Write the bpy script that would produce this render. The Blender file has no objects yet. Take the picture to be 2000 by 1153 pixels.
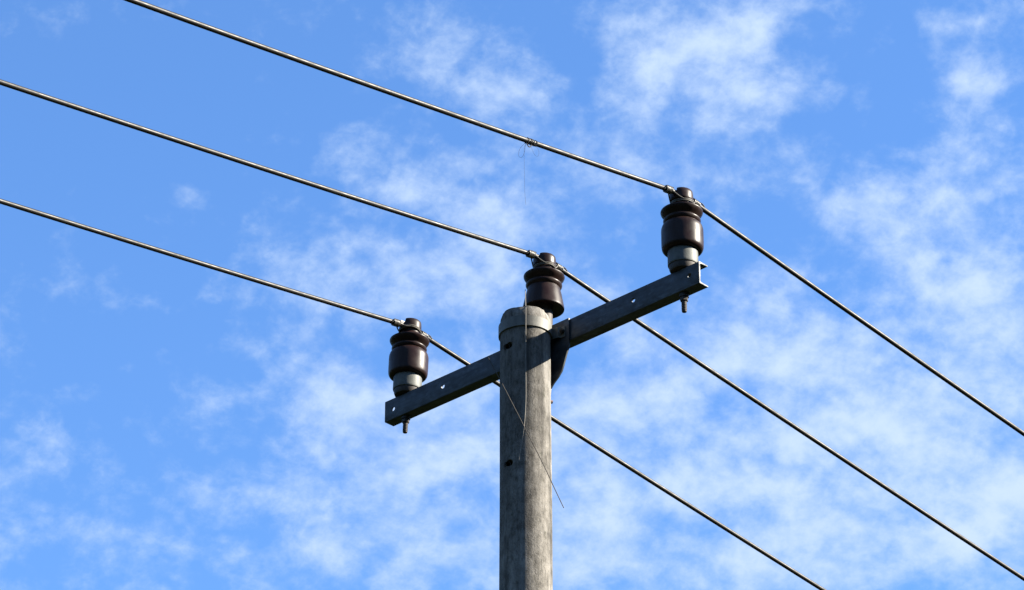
import bpy, bmesh, math, random
from mathutils import Vector, Matrix
R = math.radians
random.seed(7)
scene = bpy.context.scene

# ------------------------------------------------------------------ camera
cam_data = bpy.data.cameras.new('camera')
cam_data.sensor_width = 36.0
cam_data.lens = 36.0 * 6857.0 / 2000.0
cam_data.clip_start = 0.1
cam_data.clip_end = 20000.0
cam = bpy.data.objects.new('camera', cam_data)
scene.collection.objects.link(cam)
cam.location = (-0.0455, -10.5458, 1.6)
cam.rotation_euler = (R(90 + 28.797), 0, 0)
scene.camera = cam

# ------------------------------------------------------------------ exposure
scene.view_settings.view_transform = 'Standard'
scene.view_settings.look = 'None'
scene.view_settings.gamma = 1.0
scene.view_settings.exposure = 2.25
scene.view_settings.use_curve_mapping = False

# ------------------------------------------------------------------ sky with broken cloud
SUN_EL, SUN_AZ = 28.0, 92.0            # degrees; azimuth clockwise from +Y
world = bpy.data.worlds.new('World')
scene.world = world
world.use_nodes = True
wt = world.node_tree
wt.nodes.clear()
def wn(kind, **kw):
    n = wt.nodes.new(kind)
    for k, v in kw.items():
        setattr(n, k, v)
    return n
def wl(a, b):
    wt.links.new(a, b)
def wmath(op, a, b=None, c=None):
    n = wn('ShaderNodeMath', operation=op)
    for i, v in enumerate((a, b, c)):
        if v is None:
            continue
        if isinstance(v, (int, float)):
            n.inputs[i].default_value = v
        else:
            wl(v, n.inputs[i])
    return n.outputs[0]

sky = wn('ShaderNodeTexSky', sky_type='NISHITA', sun_disc=False)
sky.sun_elevation = R(SUN_EL)
sky.sun_rotation = R(SUN_AZ)
sky.altitude = 100.0
sky.air_density = 1.0
sky.dust_density = 0.1
sky.ozone_density = 3.0
tc = wn('ShaderNodeTexCoord')
sep = wn('ShaderNodeSeparateXYZ')
wl(tc.outputs['Generated'], sep.inputs[0])
az = wmath('MULTIPLY', wmath('ARCTAN2', sep.outputs[0], sep.outputs[1]), 180 / math.pi)
el = wmath('MULTIPLY', wmath('ARCSINE', sep.outputs[2]), 180 / math.pi)
# wisp noise, slightly drawn out along the horizon
wmap = wn('ShaderNodeMapping')
wmap.inputs['Scale'].default_value = (1.0, 1.0, 1.3)
wmap.inputs['Rotation'].default_value = (0.0, R(-18), 0.0)
wl(tc.outputs['Generated'], wmap.inputs['Vector'])
warp = wn('ShaderNodeTexNoise')
warp.inputs['Scale'].default_value = 38.0
warp.inputs['Detail'].default_value = 3.0
wl(tc.outputs['Generated'], warp.inputs['Vector'])
wv = wn('ShaderNodeVectorMath', operation='SUBTRACT')
wl(warp.outputs['Color'], wv.inputs[0])
wv.inputs[1].default_value = (0.5, 0.5, 0.5)
# noise lookup position, gently warped so that the edges fray
wva = wn('ShaderNodeVectorMath', operation='MULTIPLY_ADD')
wl(wv.outputs[0], wva.inputs[0])
wva.inputs[1].default_value = (0.006, 0.006, 0.006)
wl(wmap.outputs[0], wva.inputs[2])
big = wn('ShaderNodeTexNoise')
big.inputs['Scale'].default_value = 58.0
big.inputs['Detail'].default_value = 7.0
big.inputs['Roughness'].default_value = 0.60
big.inputs['Distortion'].default_value = 0.0
wl(wva.outputs[0], big.inputs['Vector'])
fine = wn('ShaderNodeTexNoise')
fine.inputs['Scale'].default_value = 135.0
fine.inputs['Detail'].default_value = 4.0
fine.inputs['Roughness'].default_value = 0.6
wl(wva.outputs[0], fine.inputs['Vector'])
# cloud patches: (azimuth, elevation, half width, half height, weight), degrees
SPREAD = 2.5
PATCHES = [
    (2.77, 32.66, 0.94, 0.71, 0.55), (3.97, 33.04, 1.3, 0.46, 0.5), (4.96, 33.01, 0.9, 0.5, 0.5), (3.94, 32.17, 1.48, 0.38, 0.5),
    (3.82, 31.67, 0.54, 0.38, 0.35), (5.3, 31.95, 0.59, 0.33, 0.3), (-1.19, 33.1, 0.7, 0.38, 0.35), (-1.38, 32.43, 0.69, 0.33, 0.45),
    (-0.49, 32.15, 1.09, 0.38, 0.5), (0.39, 32.36, 0.4, 0.38, 0.4), (0, 31.73, 0.69, 0.29, 0.35), (-2.57, 32.58, 0.25, 0.5, 0.22),
    (1.47, 31.35, 1.17, 0.33, 0.4), (1.94, 30.67, 1.07, 0.5, 0.4), (3.59, 30.56, 0.78, 0.29, 0.35), (5.45, 31.07, 0.78, 0.33, 0.3),
    (2.92, 31.07, 0.59, 0.25, 0.2), (-2.83, 31.28, 0.39, 0.18, 0.4), (-2.72, 30.74, 0.68, 0.23, 0.5), (-1.84, 30.47, 0.78, 0.29, 0.55),
    (-0.68, 30.31, 0.87, 0.42, 0.6), (0, 29.94, 0.58, 0.42, 0.55), (-1.17, 30.93, 0.78, 0.21, 0.3), (-6.17, 30.25, 0.73, 0.3, 0.27),
    (-6.95, 29.01, 1.05, 0.22, 0.3), (-5.71, 28.73, 0.57, 0.18, 0.2), (-4.21, 29.29, 0.67, 0.29, 0.45), (-3.35, 29.39, 0.86, 0.29, 0.45),
    (-2.3, 29.5, 0.48, 0.23, 0.4), (-3.61, 28.64, 1.24, 0.33, 0.35), (-1.15, 29.26, 0.67, 0.33, 0.45), (-2.1, 28.83, 0.86, 0.33, 0.35),
    (-0.38, 28.93, 0.57, 0.42, 0.4), (-5.89, 26.97, 0.47, 0.38, 0.28), (-9.18, 27.54, 0.38, 0.58, 0.25), (-5.28, 27.91, 0.76, 0.25, 0.2),
    (-3.96, 27.71, 0.76, 0.33, 0.3), (-2.81, 26.99, 1.31, 0.46, 0.6), (-1.13, 27.09, 0.84, 0.58, 0.6), (-3.36, 26.64, 0.75, 0.33, 0.4),
    (-2.22, 25.75, 1.39, 0.38, 0.5), (-0.93, 26.18, 0.84, 0.33, 0.45), (-2.93, 24.65, 1.1, 0.5, 0.5), (-1.1, 24.51, 1.01, 0.5, 0.5),
    (-5.34, 25.33, 1.39, 0.58, 0.2), (-6.84, 24.44, 1.65, 0.5, 0.15), (-9.04, 24.82, 0.55, 1, 0.15), (-0.66, 27.93, 0.57, 0.5, 0.35),
    (8.83, 32.25, 0.64, 0.5, 0.6), (8.61, 31.9, 0.49, 0.33, 0.3), (9, 33.07, 0.7, 0.29, 0.5), (8.09, 32.68, 0.3, 0.5, 0.25),
    (9.33, 31.35, 0.88, 0.33, 0.35), (6.17, 30.13, 0.58, 0.29, 0.45), (6.95, 30.34, 0.87, 0.5, 0.6), (7.1, 29.83, 1.06, 0.33, 0.55),
    (8.42, 30.75, 1.07, 0.5, 0.45), (8.93, 30.05, 0.87, 0.58, 0.5), (7.64, 29.3, 0.77, 0.33, 0.45), (8.82, 28.77, 1.05, 0.58, 0.7),
    (8.06, 28.69, 0.76, 0.42, 0.5), (9.03, 27.97, 0.66, 0.5, 0.5), (7.37, 28.23, 0.85, 0.5, 0.45), (5.04, 28.59, 0.57, 0.42, 0.55),
    (4.17, 28.2, 0.57, 0.5, 0.4), (5.86, 28.06, 0.85, 0.42, 0.45), (1.61, 28.09, 0.47, 0.5, 0.45), (2.18, 28.42, 0.48, 0.42, 0.4),
    (3.1, 27.4, 0.66, 0.5, 0.5), (1.69, 26.92, 0.84, 0.42, 0.5), (2.44, 27.16, 0.66, 0.42, 0.45), (4.14, 27.54, 0.85, 0.38, 0.5),
    (5.07, 27.42, 0.75, 0.42, 0.55), (6.38, 27.45, 1.04, 0.5, 0.5), (6.7, 26.52, 0.93, 0.5, 0.55), (5.4, 26.41, 1.03, 0.42, 0.5),
    (3.72, 26.38, 0.75, 0.5, 0.5), (1.21, 26.34, 0.65, 0.5, 0.5), (4.53, 25.61, 0.83, 0.42, 0.55), (2.5, 25.74, 0.83, 0.42, 0.5),
    (1.66, 25.42, 0.74, 0.33, 0.45), (3.41, 25.39, 0.65, 0.5, 0.4), (5.98, 25.23, 1.11, 0.5, 0.6), (7.29, 25.66, 0.83, 0.58, 0.5),
    (8.72, 25.34, 0.83, 1.09, 0.85), (8.02, 24.55, 0.92, 0.58, 0.6), (5.12, 24.51, 1.19, 0.5, 0.7), (3.83, 24.3, 0.83, 0.42, 0.5),
    (2.11, 24.58, 0.83, 0.5, 0.5), (1.1, 24.59, 0.55, 0.5, 0.45), (6.74, 24.28, 0.92, 0.42, 0.5), (8.86, 26.98, 0.84, 0.5, 0.45),
    (7.85, 27.13, 0.75, 0.5, 0.45), (5.58, 26.4, 4.66, 2.76, 0.44), (-1.39, 25.84, 2.79, 2.09, 0.38), (-6.4, 24.71, 3.68, 1, 0.16),
    (3.66, 32.64, 2.08, 1.17, 0.3), (-0.98, 32.1, 1.97, 1, 0.12), (-1.16, 29.93, 2.51, 1, 0.18), (6.88, 32.25, 1.09, 1, -0.3),
    (4.32, 29.53, 1.44, 0.5, -0.25), (3.3, 27.81, 0.57, 0.29, -0.3), (6.16, 28.38, 0.57, 0.29, -0.35), (1.32, 27.51, 0.38, 0.5, -0.45),
    (2.26, 27.45, 0.47, 0.25, -0.3), (5.63, 27.32, 0.28, 0.17, -0.2), (3.65, 26.88, 0.56, 0.33, -0.3), (2.51, 26.24, 0.65, 0.21, -0.3),
    (4.27, 26.12, 0.47, 0.29, -0.35), (5.62, 25.49, 0.42, 0.29, -0.35), (4.59, 24.94, 0.65, 0.21, -0.25), (1.46, 24.17, 0.55, 0.25, -0.2),
    (-1.84, 25.17, 0.55, 0.21, -0.2), (7.07, 25.18, 0.55, 0.25, -0.25), (0.6, 32.85, 0.7, 0.67, -0.25), (-1.66, 31.51, 1.47, 0.33, -0.2),
    (-7.97, 31.19, 3.22, 1.84, -0.4), (-5.39, 31.83, 2.46, 1.17, -0.25), (9.15, 29.37, 0.58, 0.21, -0.2), (-7.34, 27.74, 1.79, 0.75, -0.3),
    (-4.94, 26.59, 1.03, 0.5, -0.15), (-6.33, 28.04, 0.85, 0.42, -0.15),
]
pos = wn('ShaderNodeCombineXYZ')
wl(az, pos.inputs[0])
wl(el, pos.inputs[1])
wpos = wn('ShaderNodeVectorMath', operation='MULTIPLY_ADD')
wl(wv.outputs[0], wpos.inputs[0])
wpos.inputs[1].default_value = (1.6, 1.1, 0.0)
wl(pos.outputs[0], wpos.inputs[2])
wsep = wn('ShaderNodeSeparateXYZ')
wl(wpos.outputs[0], wsep.inputs[0])
acc = 0.04
vec = wpos.outputs[0]
for k, (a_, e_, w_, h_, g_) in enumerate(PATCHES):
    if k and k % 8 == 0:                       # work through the patches in short runs
        cx = wn('ShaderNodeCombineXYZ')
        wl(wsep.outputs[0], cx.inputs[0])
        wl(wsep.outputs[1], cx.inputs[1])
        wl(acc, cx.inputs[2])
        vec = cx.outputs[0]
    w_, h_ = w_ * SPREAD, h_ * SPREAD
    mp = wn('ShaderNodeVectorMath', operation='MULTIPLY_ADD')
    wl(vec, mp.inputs[0])
    mp.inputs[1].default_value = (1 / w_, 1 / h_, 0)
    mp.inputs[2].default_value = (-a_ / w_, -e_ / h_, 0)
    gr = wn('ShaderNodeTexGradient', gradient_type='QUADRATIC_SPHERE')
    wl(mp.outputs[0], gr.inputs[0])
    acc = wmath('MULTIPLY_ADD', gr.outputs['Fac'], g_, acc)
# beyond them the same kind of broken cover goes on all round the sky
soft = wn('ShaderNodeTexNoise')
soft.inputs['Scale'].default_value = 10.0
soft.inputs['Detail'].default_value = 2.0
wl(tc.outputs['Generated'], soft.inputs['Vector'])
mp = wn('ShaderNodeVectorMath', operation='MULTIPLY_ADD')
wl(pos.outputs[0], mp.inputs[0])
mp.inputs[1].default_value = (1 / 16.0, 1 / 9.0, 0)
mp.inputs[2].default_value = (0, -28.8 / 9.0, 0)
rad = wn('ShaderNodeVectorMath', operation='LENGTH')
wl(mp.outputs[0], rad.inputs[0])
beyond = wn('ShaderNodeMapRange', interpolation_type='SMOOTHSTEP')
wl(rad.outputs['Value'], beyond.inputs['Value'])
beyond.inputs['From Min'].default_value = 0.6
beyond.inputs['From Max'].default_value = 1.3
else_ = wmath('MULTIPLY', wmath('MULTIPLY_ADD', wmath('SUBTRACT', soft.outputs['Fac'], 0.5), 3.0, 0.25), beyond.outputs[0])
cover = wmath('ADD', acc, else_)
cover = wmath('MULTIPLY_ADD', wmath('SUBTRACT', big.outputs['Fac'], 0.5), 2.1, cover)
cover = wmath('MULTIPLY_ADD', wmath('SUBTRACT', fine.outputs['Fac'], 0.5), 1.1, cover)
ss = wn('ShaderNodeMapRange', interpolation_type='SMOOTHSTEP')
wl(cover, ss.inputs['Value'])
ss.inputs['From Min'].default_value = -0.05
ss.inputs['From Max'].default_value = 1.55
ss.inputs['To Min'].default_value = 0.0
ss.inputs['To Max'].default_value = 1.0
SKY_STRENGTH = 0.05
tint = wn('ShaderNodeMix', data_type='RGBA', blend_type='MULTIPLY')
tint.inputs['Factor'].default_value = 1.0
wl(sky.outputs[0], tint.inputs[6])
tint.inputs[7].default_value = (0.73, 1.0, 1.30, 1)
mix = wn('ShaderNodeMix', data_type='RGBA')
wl(ss.outputs[0], mix.inputs['Factor'])
wl(tint.outputs[2], mix.inputs[6])
mix.inputs[7].default_value = (0.66 / 4.76 / SKY_STRENGTH, 0.83 / 4.76 / SKY_STRENGTH, 1.10 / 4.76 / SKY_STRENGTH, 1)
bg = wn('ShaderNodeBackground')
bg.inputs['Strength'].default_value = SKY_STRENGTH
wl(mix.outputs[2], bg.inputs['Color'])
wo = wn('ShaderNodeOutputWorld')
wl(bg.outputs[0], wo.inputs['Surface'])
world.cycles.sampling_method = 'MANUAL'
world.cycles.sample_map_resolution = 512

# ------------------------------------------------------------------ sun
sd = bpy.data.lights.new('sun', 'SUN')
sd.energy = 5.0
sd.angle = R(0.53)
sd.color = (1.0, 0.93, 0.80)
sun = bpy.data.objects.new('sun', sd)
scene.collection.objects.link(sun)
sdir = Vector((math.sin(R(SUN_AZ)) * math.cos(R(SUN_EL)), math.cos(R(SUN_AZ)) * math.cos(R(SUN_EL)), math.sin(R(SUN_EL))))
sun.rotation_euler = sdir.to_track_quat('Z', 'Y').to_euler()
sun.location = sdir * 30

# ------------------------------------------------------------------ helpers
col = scene.collection
def tag(o, label=None, cat=None, group=None, kind=None):
    if label: o['label'] = label
    if cat: o['category'] = cat
    if group: o['group'] = group
    if kind: o['kind'] = kind
    return o
def empty(name, loc=(0, 0, 0), rot=(0, 0, 0)):
    o = bpy.data.objects.new(name, None)
    o.empty_display_size = 0.1
    o.location = loc
    o.rotation_euler = rot
    col.objects.link(o)
    return o
def build(name, bm, mat, parent=None, smooth=True, angle=35):
    me = bpy.data.meshes.new(name)
    bmesh.ops.recalc_face_normals(bm, faces=bm.faces[:])
    if smooth:
        for f in bm.faces: f.smooth = True
        for e in bm.edges:
            if len(e.link_faces) == 2 and e.calc_face_angle(0) > R(angle): e.smooth = False
    bm.to_mesh(me)
    bm.free()
    if mat: me.materials.append(mat)
    o = bpy.data.objects.new(name, me)
    col.objects.link(o)
    if parent: o.parent = parent
    return o
def lathe(bm, prof, seg=64, m=None):
    """prof: (radius, height) from the bottom up; closed at both ends."""
    m = m or Matrix.Identity(4)
    rings = []
    for r, z in prof:
        rings.append([bm.verts.new(m @ Vector((r * math.cos(2 * math.pi * i / seg), r * math.sin(2 * math.pi * i / seg), z))) for i in range(seg)])
    for a, b in zip(rings, rings[1:]):
        for i in range(seg):
            bm.faces.new((a[i], a[(i + 1) % seg], b[(i + 1) % seg], b[i]))
    bm.faces.new(list(reversed(rings[0])))
    bm.faces.new(rings[-1])
    return bm
def smooth_prof(pts, n=4):
    """Catmull-Rom through the profile points."""
    out = []
    P = [pts[0]] + list(pts) + [pts[-1]]
    for i in range(1, len(P) - 2):
        for k in range(n):
            t = k / n
            q = []
            for d in range(2):
                p0, p1, p2, p3 = P[i - 1][d], P[i][d], P[i + 1][d], P[i + 2][d]
                q.append(0.5 * (2 * p1 + (p2 - p0) * t + (2 * p0 - 5 * p1 + 4 * p2 - p3) * t * t + (3 * p1 - p0 - 3 * p2 + p3) * t ** 3))
            out.append(tuple(q))
    out.append(tuple(pts[-1]))
    return out
def tube(bm, pts, r, seg=10, lobes=0, depth=0.0, pitch=1.0):
    """sweep along pts; r a number or a list; optional helical lobes for twisted strands."""
    pts = [Vector(p) for p in pts]
    n = len(pts)
    rs = r if isinstance(r, (list, tuple)) else [r] * n
    up = Vector((0, 0, 1))
    t0 = (pts[1] - pts[0]).normalized()
    if abs(t0.z) > 0.9: up = Vector((1, 0, 0))
    u = t0.cross(up).normalized()
    rings, dist = [], 0.0
    for i, p in enumerate(pts):
        t = (pts[min(i + 1, n - 1)] - pts[max(i - 1, 0)]).normalized()
        u = (u - t * u.dot(t)).normalized()
        v = t.cross(u)
        if i: dist += (p - pts[i - 1]).length
        ring = []
        for k in range(seg):
            a = 2 * math.pi * k / seg
            rr = rs[i]
            if lobes: rr *= 1 - depth * (1 - abs(math.cos(0.5 * lobes * (a + 2 * math.pi * dist / pitch))))
            ring.append(bm.verts.new(p + (u * math.cos(a) + v * math.sin(a)) * rr))
        rings.append(ring)
    for a, b in zip(rings, rings[1:]):
        for k in range(seg):
            bm.faces.new((a[k], a[(k + 1) % seg], b[(k + 1) % seg], b[k]))
    bm.faces.new(list(reversed(rings[0])))
    bm.faces.new(rings[-1])
    return bm
def box(bm, lo, hi):
    x0, y0, z0 = lo; x1, y1, z1 = hi
    v = [bm.verts.new(c) for c in ((x0, y0, z0), (x1, y0, z0), (x1, y1, z0), (x0, y1, z0), (x0, y0, z1), (x1, y0, z1), (x1, y1, z1), (x0, y1, z1))]
    for q in ((3, 2, 1, 0), (4, 5, 6, 7), (0, 1, 5, 4), (1, 2, 6, 5), (2, 3, 7, 6), (3, 0, 4, 7)):
        bm.faces.new([v[i] for i in q])
    return bm
def cylinder(bm, p, axis, r, h, seg=24):
    m = Matrix.Translation(p) @ Vector(axis).to_track_quat('Z', 'Y').to_matrix().to_4x4()
    return lathe(bm, [(r, 0), (r, h)], seg, m)
def cut(o, bm_cut):
    """carve bm_cut out of mesh object o."""
    c = build('cutter', bm_cut, None, None, smooth=False)
    c.matrix_world = Matrix.Identity(4)
    md = o.modifiers.new('cut', 'BOOLEAN')
    md.operation = 'DIFFERENCE'
    md.solver = 'EXACT'
    md.object = c
    par = o.parent
    o.parent = None
    bpy.context.view_layer.update()
    me = bpy.data.meshes.new_from_object(o.evaluated_get(bpy.context.evaluated_depsgraph_get()))
    o.modifiers.clear()
    o.data = me
    o.parent = par
    cm = c.data
    bpy.data.objects.remove(c)
    bpy.data.meshes.remove(cm)
    b = bmesh.new(); b.from_mesh(me)
    for f in b.faces: f.smooth = True
    for e in b.edges: e.smooth = not (len(e.link_faces) == 2 and e.calc_face_angle(0) > R(35))
    b.to_mesh(me); b.free()

# ------------------------------------------------------------------ materials
class Mat:
    def __init__(self, name):
        self.m = bpy.data.materials.new(name)
        self.m.use_nodes = True
        self.t = self.m.node_tree
        self.b = self.t.nodes['Principled BSDF']
        self.tc = self.t.nodes.new('ShaderNodeTexCoord')
    def node(self, kind, **kw):
        n = self.t.nodes.new(kind)
        for k, v in kw.items(): setattr(n, k, v)
        return n
    def link(self, a, b): self.t.links.new(a, b)
    def noise(self, scale, detail=5, rough=0.55, stretch=(1, 1, 1), space='Object', off=(0, 0, 0)):
        mp = self.node('ShaderNodeMapping')
        mp.inputs['Scale'].default_value = stretch
        mp.inputs['Location'].default_value = off
        self.link(self.tc.outputs[space], mp.inputs[0])
        n = self.node('ShaderNodeTexNoise')
        n.inputs['Scale'].default_value = scale
        n.inputs['Detail'].default_value = detail
        n.inputs['Roughness'].default_value = rough
        self.link(mp.outputs[0], n.inputs['Vector'])
        return n.outputs['Fac']
    def ramp(self, fac, stops):
        r = self.node('ShaderNodeValToRGB')
        cr = r.color_ramp
        while len(cr.elements) < len(stops): cr.elements.new(0.5)
        for e, (p, c) in zip(cr.elements, stops):
            e.position = p
            e.color = (c, c, c, 1) if isinstance(c, (int, float)) else (*c, 1)
        self.link(fac, r.inputs[0])
        return r.outputs[0]
    def mix(self, fac, a, b, mode='MIX'):
        n = self.node('ShaderNodeMix', data_type='RGBA', blend_type=mode)
        for k, v in (('Factor', fac), ('A', a), ('B', b)):
            i = n.inputs[k] if k == 'Factor' else n.inputs[{'A': 6, 'B': 7}[k]]
            if isinstance(v, (int, float)): i.default_value = v
            elif isinstance(v, tuple): i.default_value = (*v, 1)
            else: self.link(v, i)
        return n.outputs[2]
    def set(self, **kw):
        names = {'color': 'Base Color', 'rough': 'Roughness', 'metal': 'Metallic', 'spec': 'Specular IOR Level', 'coat': 'Coat Weight', 'coat_rough': 'Coat Roughness'}
        for k, v in kw.items():
            i = self.b.inputs[names[k]]
            if isinstance(v, (int, float)): i.default_value = v
            elif isinstance(v, tuple): i.default_value = (*v, 1)
            else: self.link(v, i)
        return self
    def bump(self, fac, strength=0.3, dist=0.002):
        b = self.node('ShaderNodeBump')
        b.inputs['Strength'].default_value = strength
        b.inputs['Distance'].default_value = dist
        self.link(fac, b.inputs['Height'])
        self.link(b.outputs[0], self.b.inputs['Normal'])
        return self

def make_concrete():
    m = Mat('weathered concrete')
    mott = m.noise(26, 8, 0.68, (1, 1, 0.8))
    c = m.ramp(mott, [(0.30, (0.0658, 0.0602, 0.0521)), (0.5, (0.1466, 0.1353, 0.1190)), (0.72, (0.2220, 0.2060, 0.1860))])
    streak = m.ramp(m.noise(24, 6, 0.68, (1, 1, 0.035)), [(0.37, 0.42), (0.52, 1.0)])
    c = m.mix(1.0, c, streak, 'MULTIPLY')
    grit = m.ramp(m.noise(230, 4, 0.7), [(0.30, 0.55), (0.46, 1.0)])
    c = m.mix(0.8, c, grit, 'MULTIPLY')
    pit = m.ramp(m.noise(105, 5, 0.75, (1, 1, 0.28), off=(1, 8, 3)), [(0.33, 0.42), (0.50, 1.0)])
    c = m.mix(0.85, c, pit, 'MULTIPLY')
    pale = m.ramp(m.noise(9, 7, 0.7, (1, 1, 0.35), off=(3, 1, 2)), [(0.55, 0.0), (0.72, 0.7)])
    c = m.mix(pale, c, (0.1777, 0.1701, 0.1581))
    lichen = m.ramp(m.noise(60, 6, 0.7, (1, 1, 0.5), off=(7, 2, 5)), [(0.58, 0.0), (0.68, 0.65)])
    c = m.mix(lichen, c, (0.0399, 0.0402, 0.0260))
    stain = m.ramp(m.noise(5.5, 6, 0.65, (1, 1, 0.22), off=(5, 9, 4)), [(0.38, 0.62), (0.58, 1.08)])
    c = m.mix(1.0, c, stain, 'MULTIPLY')
    m.set(color=c, rough=0.92, spec=0.2)
    m.bump(m.noise(150, 8, 0.7), 0.55, 0.004)
    return m.m
def make_porcelain(off):
    m = Mat('brown glazed porcelain')
    c = m.ramp(m.noise(14, 5, 0.6, off=off), [(0.3, (0.0085, 0.0038, 0.0031)), (0.7, (0.0165, 0.0076, 0.0061))])
    dust = m.ramp(m.noise(38, 7, 0.7, (1, 1, 0.16), off=off), [(0.50, 0.0), (0.74, 0.4)])
    c = m.mix(dust, c, (0.0350, 0.0280, 0.0210))
    m.set(color=c, rough=m.ramp(m.noise(30, 5, 0.6, off=off), [(0.3, 0.30), (0.75, 0.55)]), spec=0.5)
    m.b.inputs['IOR'].default_value = 1.24
    m.bump(m.noise(45, 3, 0.5), 0.05, 0.002)
    return m.m
def make_cement(name, lo, hi):
    m = Mat(name)
    c = m.ramp(m.noise(45, 7, 0.65), [(0.3, lo), (0.7, hi)])
    st = m.ramp(m.noise(30, 5, 0.6, (1, 1, 0.15)), [(0.35, 0.7), (0.55, 1.0)])
    c = m.mix(1.0, c, st, 'MULTIPLY')
    m.set(color=c, rough=0.6, metal=0.0, spec=0.35)
    m.bump(m.noise(180, 5, 0.6), 0.25, 0.0015)
    return m.m
def make_steel():
    m = Mat('weathered galvanised steel')
    c = m.ramp(m.noise(16, 7, 0.65, (0.35, 1, 1)), [(0.3, (0.0132, 0.0161, 0.0188)), (0.7, (0.0397, 0.0443, 0.0484))])
    scr = m.ramp(m.noise(70, 6, 0.7, (0.08, 1, 1)), [(0.36, 0.60), (0.55, 1.0)])
    c = m.mix(1.0, c, scr, 'MULTIPLY')
    zinc = m.ramp(m.noise(34, 8, 0.72, (0.5, 1, 1), off=(2, 5, 9)), [(0.52, 0.0), (0.66, 0.6)])
    c = m.mix(zinc, c, (0.0630, 0.0736, 0.0845))
    rust = m.ramp(m.noise(22, 8, 0.75, off=(4, 4, 1)), [(0.60, 0.0), (0.74, 0.75)])
    c = m.mix(rust, c, (0.0191, 0.0113, 0.0081))
    m.set(color=c, rough=m.ramp(m.noise(35, 5, 0.6), [(0.3, 0.42), (0.7, 0.7)]), metal=0.25, spec=0.4)
    m.bump(m.noise(120, 6, 0.65), 0.2, 0.0015)
    return m.m
def make_iron():
    m = Mat('dark rusty iron')
    c = m.ramp(m.noise(80, 6, 0.7), [(0.3, (0.0098, 0.0077, 0.0063)), (0.7, (0.0315, 0.0224, 0.0154))])
    m.set(color=c, rough=0.65, metal=0.3)
    m.bump(m.noise(200, 5, 0.6), 0.3, 0.001)
    return m.m
def make_conductor(off):
    m = Mat('weathered bare conductor')
    c = m.ramp(m.noise(9, 8, 0.7, off=off), [(0.28, (0.0037, 0.0026, 0.0023)), (0.5, (0.0072, 0.0059, 0.0049)), (0.72, (0.0141, 0.0131, 0.0117))])
    m.set(color=c, rough=m.ramp(m.noise(30, 6, 0.6, off=off), [(0.3, 0.40), (0.7, 0.60)]), metal=0.1, spec=0.22)
    m.bump(m.noise(220, 5, 0.6), 0.25, 0.0008)
    return m.m
def make_plain(name, lo, hi, rough, scale=60):
    m = Mat(name)
    m.set(color=m.ramp(m.noise(scale, 5, 0.6), [(0.3, lo), (0.7, hi)]), rough=rough)
    return m.m
def make_grass():
    m = Mat('rough grass ground')
    c = m.ramp(m.noise(0.9, 10, 0.7), [(0.3, (0.0112, 0.0168, 0.0056)), (0.55, (0.0196, 0.0280, 0.0091)), (0.75, (0.0336, 0.0336, 0.0168))])
    m.set(color=c, rough=0.95, spec=0.1)
    m.bump(m.noise(6, 8, 0.7), 0.8, 0.08)
    return m.m

CONCRETE = make_concrete()
STEEL = make_steel()
IRON = make_iron()
GREY_BASE = make_cement('grey cement base', (0.0377, 0.0416, 0.0365), (0.0744, 0.0781, 0.0692))
BAND = make_cement('dull galvanised band', (0.0595, 0.0581, 0.0490), (0.1015, 0.0980, 0.0840))
TIE = make_plain('tie wire metal', (0.0420, 0.0364, 0.0266), (0.0910, 0.0805, 0.0630), 0.45)
THREAD = make_plain('dry pale fibre', (0.0910, 0.0805, 0.0665), (0.1540, 0.1400, 0.1190), 0.8)
DARK_THREAD = make_plain('dull dark fibre', (0.0140, 0.0126, 0.0126), (0.0350, 0.0294, 0.0280), 0.85)
STALK = make_plain('dry brown stalk', (0.0245, 0.0196, 0.0154), (0.0490, 0.0406, 0.0336), 0.85)
HOLE = make_plain('dark bolt hole lining', (0.0105, 0.0091, 0.0077), (0.0280, 0.0245, 0.0210), 0.95)  # dark brown lining for the holes in the pole

# ------------------------------------------------------------------ ground
bm = bmesh.new()
rings = [0.0, 3, 8, 20, 60, 200, 800, 3000, 9000]
seg = 48
prev = None
for ri in rings:
    if ri == 0:
        cur = [bm.verts.new((0, 0, 0))]
    else:
        cur = [bm.verts.new((ri * math.cos(2 * math.pi * k / seg), ri * math.sin(2 * math.pi * k / seg), 0.04 * math.sin(k * 1.7 + ri) if 5 < ri < 900 else 0.0)) for k in range(seg)]
    if prev:
        for k in range(seg):
            if len(prev) == 1: bm.faces.new((prev[0], cur[k], cur[(k + 1) % seg]))
            else: bm.faces.new((prev[k], cur[k], cur[(k + 1) % seg], prev[(k + 1) % seg]))
    prev = cur
ground = build('ground', bm, make_grass())
tag(ground, kind='structure')

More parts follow.
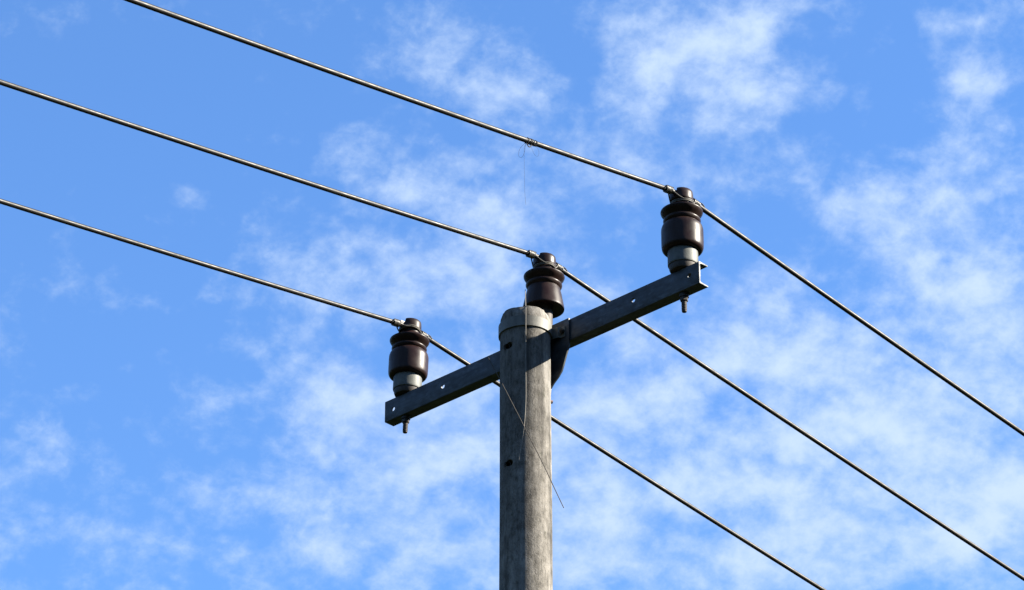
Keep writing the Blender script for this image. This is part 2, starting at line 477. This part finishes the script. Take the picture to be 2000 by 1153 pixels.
# ------------------------------------------------------------------ unseen tree ring, added to hide the bright horizon and keep shade dark
def make_leaves():
    m = Mat('woodland foliage')
    c = m.ramp(m.noise(0.8, 6, 0.7), [(0.3, (0.012, 0.020, 0.006)), (0.6, (0.030, 0.048, 0.014)), (0.8, (0.055, 0.070, 0.022))])
    m.set(color=c, rough=0.8, spec=0.2)
    return m.m
rw = random.Random(21)
verts, faces = [], []
for k in range(58):
    ang = 2 * math.pi * k / 58 + rw.uniform(-0.03, 0.03)
    rad = rw.uniform(27, 33)
    cx, cy = rad * math.cos(ang), rad * math.sin(ang)
    ht = rw.uniform(11.5, 14.5)
    wd = rw.uniform(2.3, 3.2)
    for q in range(5):                                     # trunk
        a = 2 * math.pi * q / 5
        verts += [(cx + 0.22 * math.cos(a), cy + 0.22 * math.sin(a), -0.2), (cx + 0.08 * math.cos(a), cy + 0.08 * math.sin(a), ht * 0.8)]
    n0 = len(verts) - 10
    for q in range(5): faces.append((n0 + 2 * q, n0 + (2 * q + 2) % 10, n0 + (2 * q + 3) % 10, n0 + 2 * q + 1))
    for q in range(420):                                   # leafy sprays filling the crown
        t = rw.random()
        zz = 1.0 + (ht - 1.0) * t
        rr = wd * math.sqrt(rw.random()) * math.sin(math.pi * min(1, 0.18 + 0.80 * t)) ** 0.6 * rw.uniform(0.8, 1.15)
        a = rw.uniform(0, 2 * math.pi)
        p = Vector((cx + rr * math.cos(a), cy + rr * math.sin(a), zz))
        u = Vector((rw.uniform(-1, 1), rw.uniform(-1, 1), rw.uniform(-1, 1))).normalized()
        v = u.orthogonal().normalized()
        sz = rw.uniform(0.3, 0.7)
        n0 = len(verts)
        verts += [tuple(p + u * sz), tuple(p + v * sz * 0.55), tuple(p - u * sz), tuple(p - v * sz * 0.55)]
        faces.append((n0, n0 + 1, n0 + 2, n0 + 3))
me = bpy.data.meshes.new('added_tree_screen')
me.from_pydata(verts, [], faces)
me.materials.append(make_leaves())
tree_screen = bpy.data.objects.new('added_tree_screen', me)
col.objects.link(tree_screen)
tag(tree_screen, 'dark green trees added out of view to block the low bright sky', 'added_tree_screen', kind='stuff')

# ------------------------------------------------------------------ concrete pole
TOP = 7.313                    # height of the pole's top rim
R_TOP = 0.0857
def pole_r(z): return R_TOP + 0.0022 * (TOP - z)
pole = empty('concrete_pole')
tag(pole, 'weathered grey round concrete utility pole carrying the steel crossarm', 'pole')
bm = bmesh.new()
seg = 72
zs = [-0.6, 0.5, 2.0, 3.5, 5.0, 5.8, 6.2, 6.6, 6.9] + [6.9 + 0.02 * k for k in range(1, 20)]
zs = [z for z in zs if z < TOP - 0.025] + [TOP - 0.02, TOP - 0.01, TOP - 0.003, TOP]
rn = random.Random(3)
chip = [rn.random() for _ in range(seg)]
chip = [0.35 + 0.3 * (chip[i - 1] + chip[i] * 2) / 3 + 0.15 * math.sin(i * 0.4) for i in range(seg)]
prev = None
for j, z in enumerate(zs):
    ring = []
    for k in range(seg):
        a = 2 * math.pi * k / seg
        r = pole_r(z)
        zz = z
        d = TOP - z
        if d < 0.022:
            r -= {0: 0.0}.get(j, 0) + (0.022 - d) * (0.10 + 0.55 * chip[k])
            zz -= 0.006 * max(0, chip[k] - 0.5)
        r += 0.0006 * math.sin(3 * a + z * 5) + 0.0004 * math.sin(7 * a - z * 11)
        ring.append(bm.verts.new((r * math.cos(a), r * math.sin(a), zz)))
    if prev:
        for k in range(seg): bm.faces.new((prev[k], prev[(k + 1) % seg], ring[(k + 1) % seg], ring[k]))
    else:
        bm.faces.new(list(reversed(ring)))
    prev = ring
cv = bm.verts.new((0, 0, TOP - 0.004))
for k in range(seg): bm.faces.new((prev[k], prev[(k + 1) % seg], cv))
shaft = build('shaft', bm, CONCRETE, pole)
HOLES = [(-0.0625, 7.167), (-0.0605, 6.724)]
cb = bmesh.new()
for hx, hz in HOLES:
    cylinder(cb, Vector((hx, -0.2, hz)), (0.05, 1, 0), 0.0125, 0.185, 24)
cut(shaft, cb)
for hx, hz in HOLES:
    b = bmesh.new()
    y = -math.sqrt(max(0, pole_r(hz) ** 2 - hx * hx))
    lathe(b, [(0.0125, 0), (0.0118, 0.026), (0.009, 0.027), (0.009, 0.004), (0.0122, 0.0)], 20, Matrix.Translation((hx, y + 0.030, hz)) @ Matrix.Rotation(R(90), 4, 'X'))
    build('bolt_hole_sleeve', b, HOLE, pole)
b = bmesh.new()
cylinder(b, Vector((0.078, 0.045, 7.01)), (1, 0.35, 0), 0.0060, 0.014, 12)
build('bolt_end', b, make_plain('orange rusted bolt', (0.09, 0.04, 0.02), (0.15, 0.08, 0.05), 0.8), pole)

# ------------------------------------------------------------------ crossarm, local x along the arm, local y away from the photographer
ARM_ROT = R(-43.7428)
A = Vector((math.cos(ARM_ROT), math.sin(ARM_ROT), 0))
N = Vector((-A.y, A.x, 0))
ARM_Z = 7.297                  # top of the channel
D = 0.0957                     # from pole axis to the web's face
ORG = N * D + Vector((0, 0, ARM_Z))
S0, S1 = -0.781, 0.7016
arm = empty('crossarm', ORG, (0, 0, ARM_ROT))
tag(arm, 'dark weathered steel channel crossarm bolted behind the concrete pole top', 'crossarm')
H, F, T = 0.082, 0.044, 0.0055
bm = bmesh.new()
prof = [(0, 0), (F, 0), (F, -T * 0.8), (T + 0.004, -T), (T, -T - 0.004), (T, -H + T + 0.004), (T + 0.004, -H + T), (F, -H + T * 0.8), (F, -H), (0.003, -H), (0.0008, -H + 0.0008), (0, -H + 0.003), (0, -0.003), (0.0008, -0.0008)]
prof = prof[1:] + [(0.003, 0)]
prev = None
NX = 30
for i in range(NX + 1):
    x = S0 + (S1 - S0) * i / NX
    ring = [bm.verts.new((x, y, z)) for y, z in prof]
    if prev:
        for k in range(len(prof)): bm.faces.new((prev[k], prev[(k + 1) % len(prof)], ring[(k + 1) % len(prof)], ring[k]))
    else: bm.faces.new(list(reversed(ring)))
    prev = ring
bm.faces.new(prev)
channel = build('channel', bm, STEEL, arm)
cb = bmesh.new()
for x, z in ((0.6578, -0.0375), (0.4091, -0.037), (-0.7387, -0.043), (-0.4903, -0.042)):
    cylinder(cb, Vector((x, -0.05, z)), (0, 1, 0), 0.0082, 0.08, 20)
ml = channel.parent
channel.parent = None
cut(channel, cb)
channel.parent = ml

# plate between the channel and the pole, tapering down the pole
bm = bmesh.new()
half = [(0.120, 0.0005), (0.120, -0.106), (0.1173, -0.1121), (0.1063, -0.1369), (0.0953, -0.1669), (0.0851, -0.1906), (0.0688, -0.2082), (0.0473, -0.2240), (0.0329, -0.2395), (0.0289, -0.2652), (0.0278, -0.287)]
outl = half + [(-x, z) for x, z in reversed(half)]
f0 = [bm.verts.new((x, -0.0075, z)) for x, z in outl]
f1 = [bm.verts.new((x, -0.0015, z)) for x, z in outl]
n = len(outl)
bm.faces.new(f0); bm.faces.new(list(reversed(f1)))
for k in range(n): bm.faces.new((f0[k], f1[k], f1[(k + 1) % n], f0[(k + 1) % n]))
build('gusset_plate', bm, STEEL, arm, angle=25)

# flat band round the pole, its ears bolted to the plate
bm = bmesh.new()
axis_y = -D
rb = pole_r(7.27) + 0.0015
th, zb0, zb1 = 0.0045, -0.066, -0.026
path = []
inner, outer = [], []
a0 = math.asin(min(1, 0.060 / rb))
ear = [(0.104, -0.011), (0.088, -0.0115), (0.083, -0.022)]
arc = []
for k in range(49):
    t = R(52) - (R(52) + R(232)) * k / 48
    arc.append((rb * math.cos(t), axis_y + rb * math.sin(t)))
mid = ear + arc + [(-x, y) for x, y in reversed(ear)]
mid = [Vector((x, y, 0)) for x, y in mid]
quad = []
for i, p in enumerate(mid):
    t = (mid[min(i + 1, len(mid) - 1)] - mid[max(i - 1, 0)]).normalized()
    nn = Vector((-t.y, t.x, 0))
    if nn.dot(p - Vector((0, axis_y, 0))) < 0: nn = -nn
    q = [bm.verts.new(p + nn * o + Vector((0, 0, z))) for o, z in ((0, zb0), (th, zb0 + 0.0008), (th, zb1 - 0.0008), (0, zb1))]
    if quad:
        for k in range(4): bm.faces.new((quad[k], quad[(k + 1) % 4], q[(k + 1) % 4], q[k]))
    else: bm.faces.new(q)
    quad = q
bm.faces.new(list(reversed(quad)))
build('clamp_band', bm, BAND, arm)
for sx in (-1, 1):
    b = bmesh.new()
    cylinder(b, Vector((sx * 0.097, -0.022, -0.046)), (0, 1, 0), 0.0085, 0.010, 6)
    cylinder(b, Vector((sx * 0.097, -0.026, -0.046)), (0, 1, 0), 0.0042, 0.024, 12)
    build('clamp_bolt', b, IRON, arm, angle=30)

# ------------------------------------------------------------------ insulators
PROF_SHEDS = [(0.0575, 0.1855), (0.0605, 0.1890), (0.0630, 0.1945), (0.0634, 0.1980), (0.0622, 0.2003), (0.0575, 0.2022), (0.0545, 0.2045), (0.0555, 0.2080), (0.0610, 0.2140), (0.0672, 0.2210), (0.0708, 0.2275), (0.0716, 0.2315), (0.0702, 0.2342), (0.0640, 0.2368), (0.0540, 0.2410), (0.0440, 0.2470), (0.0375, 0.2540), (0.0345, 0.2610), (0.0350, 0.2685), (0.0385, 0.2730), (0.0400, 0.2790), (0.0402, 0.2900)]
BARREL = [(0.040, 0.080), (0.053, 0.0765), (0.0635, 0.0795), (0.0690, 0.0870), (0.0706, 0.0960), (0.0710, 0.1100), (0.0710, 0.1380), (0.0710, 0.1560), (0.0700, 0.1660), (0.0665, 0.1760), (0.0615, 0.1815)]
FLARED = [(0.040, 0.110), (0.060, 0.1020), (0.0705, 0.1010), (0.0722, 0.1040), (0.0718, 0.1090), (0.0672, 0.1340), (0.0620, 0.1600), (0.0580, 0.1760), (0.0560, 0.1830)]
def make_insulator(s, lower, lean, squash, label, flared):
    root = empty('post_insulator', ORG + A * s + N * 0.024 + Vector((0, 0, 0.001)), (0, 0, ARM_ROT))
    root.rotation_euler = (Matrix.Rotation(lean, 3, 'Y') @ Matrix.Rotation(ARM_ROT, 3, 'Z')).to_euler()
    root.scale = (1, 1, squash)
    tag(root, label, 'insulator', 'porcelain insulators on the crossarm')
    off = (s * 9, s * 5, 1)
    glaze = make_porcelain(off)
    b = bmesh.new()
    lathe(b, smooth_prof(lower, 3) + smooth_prof(PROF_SHEDS, 3)[0:] + [(0.0398, 0.300), (0.0385, 0.3085), (0.0350, 0.3125), (0.020, 0.314)], 72)
    body = build('porcelain_body', b, glaze, root, angle=50)
    # groove across the head that carries the conductor
    cb = bmesh.new()
    g = [(-0.0125, 0.36), (-0.0125, 0.302), (-0.0105, 0.296), (-0.006, 0.2925), (0.0, 0.2915), (0.006, 0.2925), (0.0105, 0.296), (0.0125, 0.302), (0.0125, 0.36)]
    va = [cb.verts.new((x, -0.1, z)) for x, z in g]
    vb = [cb.verts.new((x, 0.1, z)) for x, z in g]
    cb.faces.new(va); cb.faces.new(list(reversed(vb)))
    for k in range(len(g)): cb.faces.new((va[k], vb[k], vb[(k + 1) % len(g)], va[(k + 1) % len(g)]))
    cut(body, cb)
    b = bmesh.new()
    if flared: pr = [(0.028, 0.0), (0.032, 0.002), (0.033, 0.012), (0.032, 0.100), (0.030, 0.125)]
    else: pr = [(0.020, 0.0230), (0.0480, 0.0222), (0.0503, 0.0230), (0.0512, 0.0255), (0.0514, 0.0300), (0.0512, 0.070), (0.0505, 0.080), (0.046, 0.083)]
    lathe(b, pr, 64)
    build('cement_base', b, IRON if flared else GREY_BASE, root, angle=50)
    b = bmesh.new()
    if not flared: lathe(b, [(0.0400, 0.0), (0.0435, 0.002), (0.0465, 0.010), (0.0475, 0.0215)], 48)
    lathe(b, [(0.0075, -0.152), (0.0085, -0.150), (0.0085, -0.06), (0.0085, 0.004)], 18)
    for k in range(9): lathe(b, [(0.0086, -0.146 + k * 0.006), (0.0094, -0.144 + k * 0.006), (0.0086, -0.142 + k * 0.006)], 18)
    build('pin_bolt', b, IRON, root)
    b = bmesh.new()
    lathe(b, [(0.0125, -0.1115), (0.0140, -0.110), (0.0140, -0.0985), (0.0130, -0.0975)], 6)
    lathe(b, [(0.0165, -0.0965), (0.0165, -0.0835)], 24)
    build('nut', b, IRON, root, angle=30)
    return root
SPOTS = {'right': (0.612, -0.002), 'middle': (-0.026, 0.015), 'left': (-0.693, 0.045)}
make_insulator(0.612, BARREL, 0.0, 0.99, 'brown barrel insulator on the higher, right end of the crossarm', False)
make_insulator(-0.030, FLARED, 0.022, 0.985, 'brown bell shaped insulator standing behind the top of the concrete pole', True)
make_insulator(-0.695, BARREL, 0.030, 0.955, 'brown barrel insulator on the lower, left end of the crossarm', False)

# ------------------------------------------------------------------ conductors and their ties
SPAN = 50.0
def wire_z(s, z0, ml, mr):
    m = ml if s < 0 else mr
    d = abs(s)
    base = -m * (d - d * d / SPAN)
    # the stiff strand rounds the kink over the head
    return z0 + base - (0.5 * (ml + mr) / 2) * 0.05 * math.exp(-(d / 0.05) ** 2)
def make_line(s_ax, side, z0, ml, mr, label, seed):
    foot = ORG + A * (s_ax + side) + N * 0.024
    root = empty('power_line', foot + Vector((0, 0, z0)), (0, 0, ARM_ROT))
    tag(root, label, 'power line', 'three conductors crossing the sky')
    def P(s, da=0.0, dz=0.0): return Vector((da, s, wire_z(s, 0, ml, mr) + dz))
    ss = []
    s = -SPAN * 0.5
    while s < SPAN * 0.5:
        ss.append(s)
        d = abs(s)
        s += 0.012 if d < 4.5 else (0.1 if d < 10 else 0.5)
    b = bmesh.new()
    tube(b, [P(q) for q in ss], 0.0086, 21, 7, 0.035, 0.16)
    build('conductor', b, make_conductor((seed, seed * 2.3, 0.7)), root, angle=80)
    # tie wire: tight coils on both sides of the head and turns round its neck
    rr = random.Random(seed)
    for sg in (-1, 1):
        b = bmesh.new()
        pts = []
        turns = 5
        st = 0.052
        for k in range(turns * 14 + 1):
            t = k / 14
            s_ = sg * (st + 0.0062 * t + rr.uniform(-0.0004, 0.0004))
            a_ = 2 * math.pi * t + 0.6
            rad = 0.0116 + rr.uniform(0, 0.0006)
            pts.append(P(s_, rad * math.cos(a_), rad * math.sin(a_)))
        q = pts[-1]
        pts += [q + Vector((0.006, sg * 0.006, -0.006)), q + Vector((0.010, sg * 0.012, -0.016))]
        tube(b, pts, 0.0024, 8)
        build('tie_wire', b, TIE, root)
    b = bmesh.new()
    zc = 0.263 - z0 - 0.004
    for z_, r_ in ((zc, 0.0372), (zc + 0.0050, 0.0376)):
        pts = []
        for k in range(41):
            t = 2 * math.pi * k / 40 + 1.57
            pts.append(Vector((r_ * math.cos(t) - side, r_ * math.sin(t), z_ + 0.0022 * math.sin(t * 2 + seed))))
        tube(b, pts, 0.0024, 8)
    for sg in (-1, 1):
        for da in (-1, 1):
            e = P(sg * 0.056, da * 0.010, -0.004)
            c = Vector((da * 0.030 - side, sg * 0.022, zc + 0.003))
            pts = [c.lerp(e, t / 8) + Vector((0, 0, -0.003 * math.sin(math.pi * t / 8))) for t in range(9)]
            tube(b, pts, 0.0024, 8)
    build('neck_tie', b, TIE, root)
    return root, P
lineR, PR = make_line(0.615, -0.002, 0.3035, 0.1640, 0.1190, 'top power line, tied to the insulator on the right end of the crossarm', 1)
lineM, PM = make_line(-0.022, 0.0, 0.3015, 0.1600, 0.1260, 'middle power line, tied to the insulator behind the pole top', 2)
lineL, PL = make_line(-0.687, 0.0, 0.2785, 0.1460, 0.1290, 'lowest power line, tied to the insulator on the left end of the crossarm', 3)

# ------------------------------------------------------------------ stray fibres
def strand(name, pts, r, mat, label, cat, n=12):
    P = [Vector(p) for p in pts]
    Q = [P[0]] + P + [P[-1]]
    out = []
    for i in range(1, len(Q) - 2):
        for k in range(n):
            t = k / n
            p0, p1, p2, p3 = Q[i - 1], Q[i], Q[i + 1], Q[i + 2]
            out.append(0.5 * (2 * p1 + (p2 - p0) * t + (2 * p0 - 5 * p1 + 4 * p2 - p3) * t * t + (3 * p1 - p0 - 3 * p2 + p3) * t ** 3))
    out.append(P[-1])
    b = bmesh.new()
    tube(b, out, r, 8)
    o = build(name, b, mat)
    return tag(o, label, cat) if label else o
strand('loose_string', [(0.0004, 0.0620, 7.4520), (0.0009, -0.0200, 7.3588), (0.0014, -0.0900, 7.2928), (0.0013, -0.0985, 7.2468), (0.0011, -0.0980, 7.1784), (0.0009, -0.0980, 7.0615), (0.0007, -0.0980, 6.9457), (-0.0046, -0.0990, 6.8495), (-0.0149, -0.0990, 6.7735), (-0.0218, -0.0990, 6.7206)], 0.0013, THREAD, 'thin pale string hanging down the middle of the pole from its top', 'string')
strand('straw_stalk', [(-0.1265, -0.0960, 7.1072), (-0.0712, -0.1000, 6.9870), (-0.0114, -0.1015, 6.8559), (0.0561, -0.1000, 6.7069), (0.0929, -0.0990, 6.6192), (0.1244, -0.0980, 6.5451)], 0.0014, STALK, 'thin straight stalk slanting across the pole below the crossarm', 'stalk')
tuft = empty('fibre_tangle', (0.0039, -0.8825, 7.4806))
tag(tuft, 'small tangle of fibres wound round the top power line', 'tangle')
bm = bmesh.new()
rq = random.Random(11)
base = lineR.location + N * -0.740
dirw = (N * 1.0 + Vector((0, 0, 0.155))).normalized()
base.z += wire_z(-0.740, 0, 0.1640, 0.1190)
pts = []
for k in range(70):
    t = k / 69
    a_ = 2 * math.pi * 6 * t
    rad = 0.0092 + 0.0014 * rq.random()
    sft = (-0.020 + 0.046 * t + 0.004 * rq.uniform(-1, 1))
    pts.append(base + dirw * sft + A * rad * math.cos(a_) + Vector((0, 0, 1)) * rad * math.sin(a_))
tube(bm, pts, 0.0011, 6)
pts = [base + dirw * (-0.018 + 0.004 * k) + Vector((0, 0, -0.011 - 0.010 * math.sin(math.pi * k / 6))) for k in range(7)]
tube(bm, pts, 0.0018, 6)
wound = build('wound_fibres', bm, DARK_THREAD)
for nm, ps, rad in (('hanging_thread', [(0.0006, -0.8825, 7.4710), (-0.0060, -0.8825, 7.4498), (-0.0061, -0.8825, 7.3923), (-0.0054, -0.8825, 7.3350), (-0.0046, -0.8825, 7.2875), (-0.0015, -0.8825, 7.2402)], 0.0003), ('fibre_loop', [(0.0039, -0.8825, 7.4768), (-0.0192, -0.8825, 7.4498), (-0.0241, -0.8825, 7.4229), (-0.0143, -0.8825, 7.4153), (-0.0060, -0.8825, 7.4344), (-0.0010, -0.8825, 7.4691)], 0.0004), ('fibre_loop', [(0.0238, -0.8725, 7.4751), (0.0401, -0.8725, 7.4482), (0.0384, -0.8725, 7.4270), (0.0269, -0.8725, 7.4328), (0.0138, -0.8725, 7.4674)], 0.0003)):
    strand(nm, ps, rad, DARK_THREAD, None, None)
    o = bpy.context.scene.collection.objects[-1]
bpy.context.view_layer.update()
for o in list(scene.collection.objects):
    if o.name.split('.')[0] in ('hanging_thread', 'fibre_loop', 'wound_fibres'):
        o.parent = tuft
        o.matrix_parent_inverse = tuft.matrix_world.inverted()
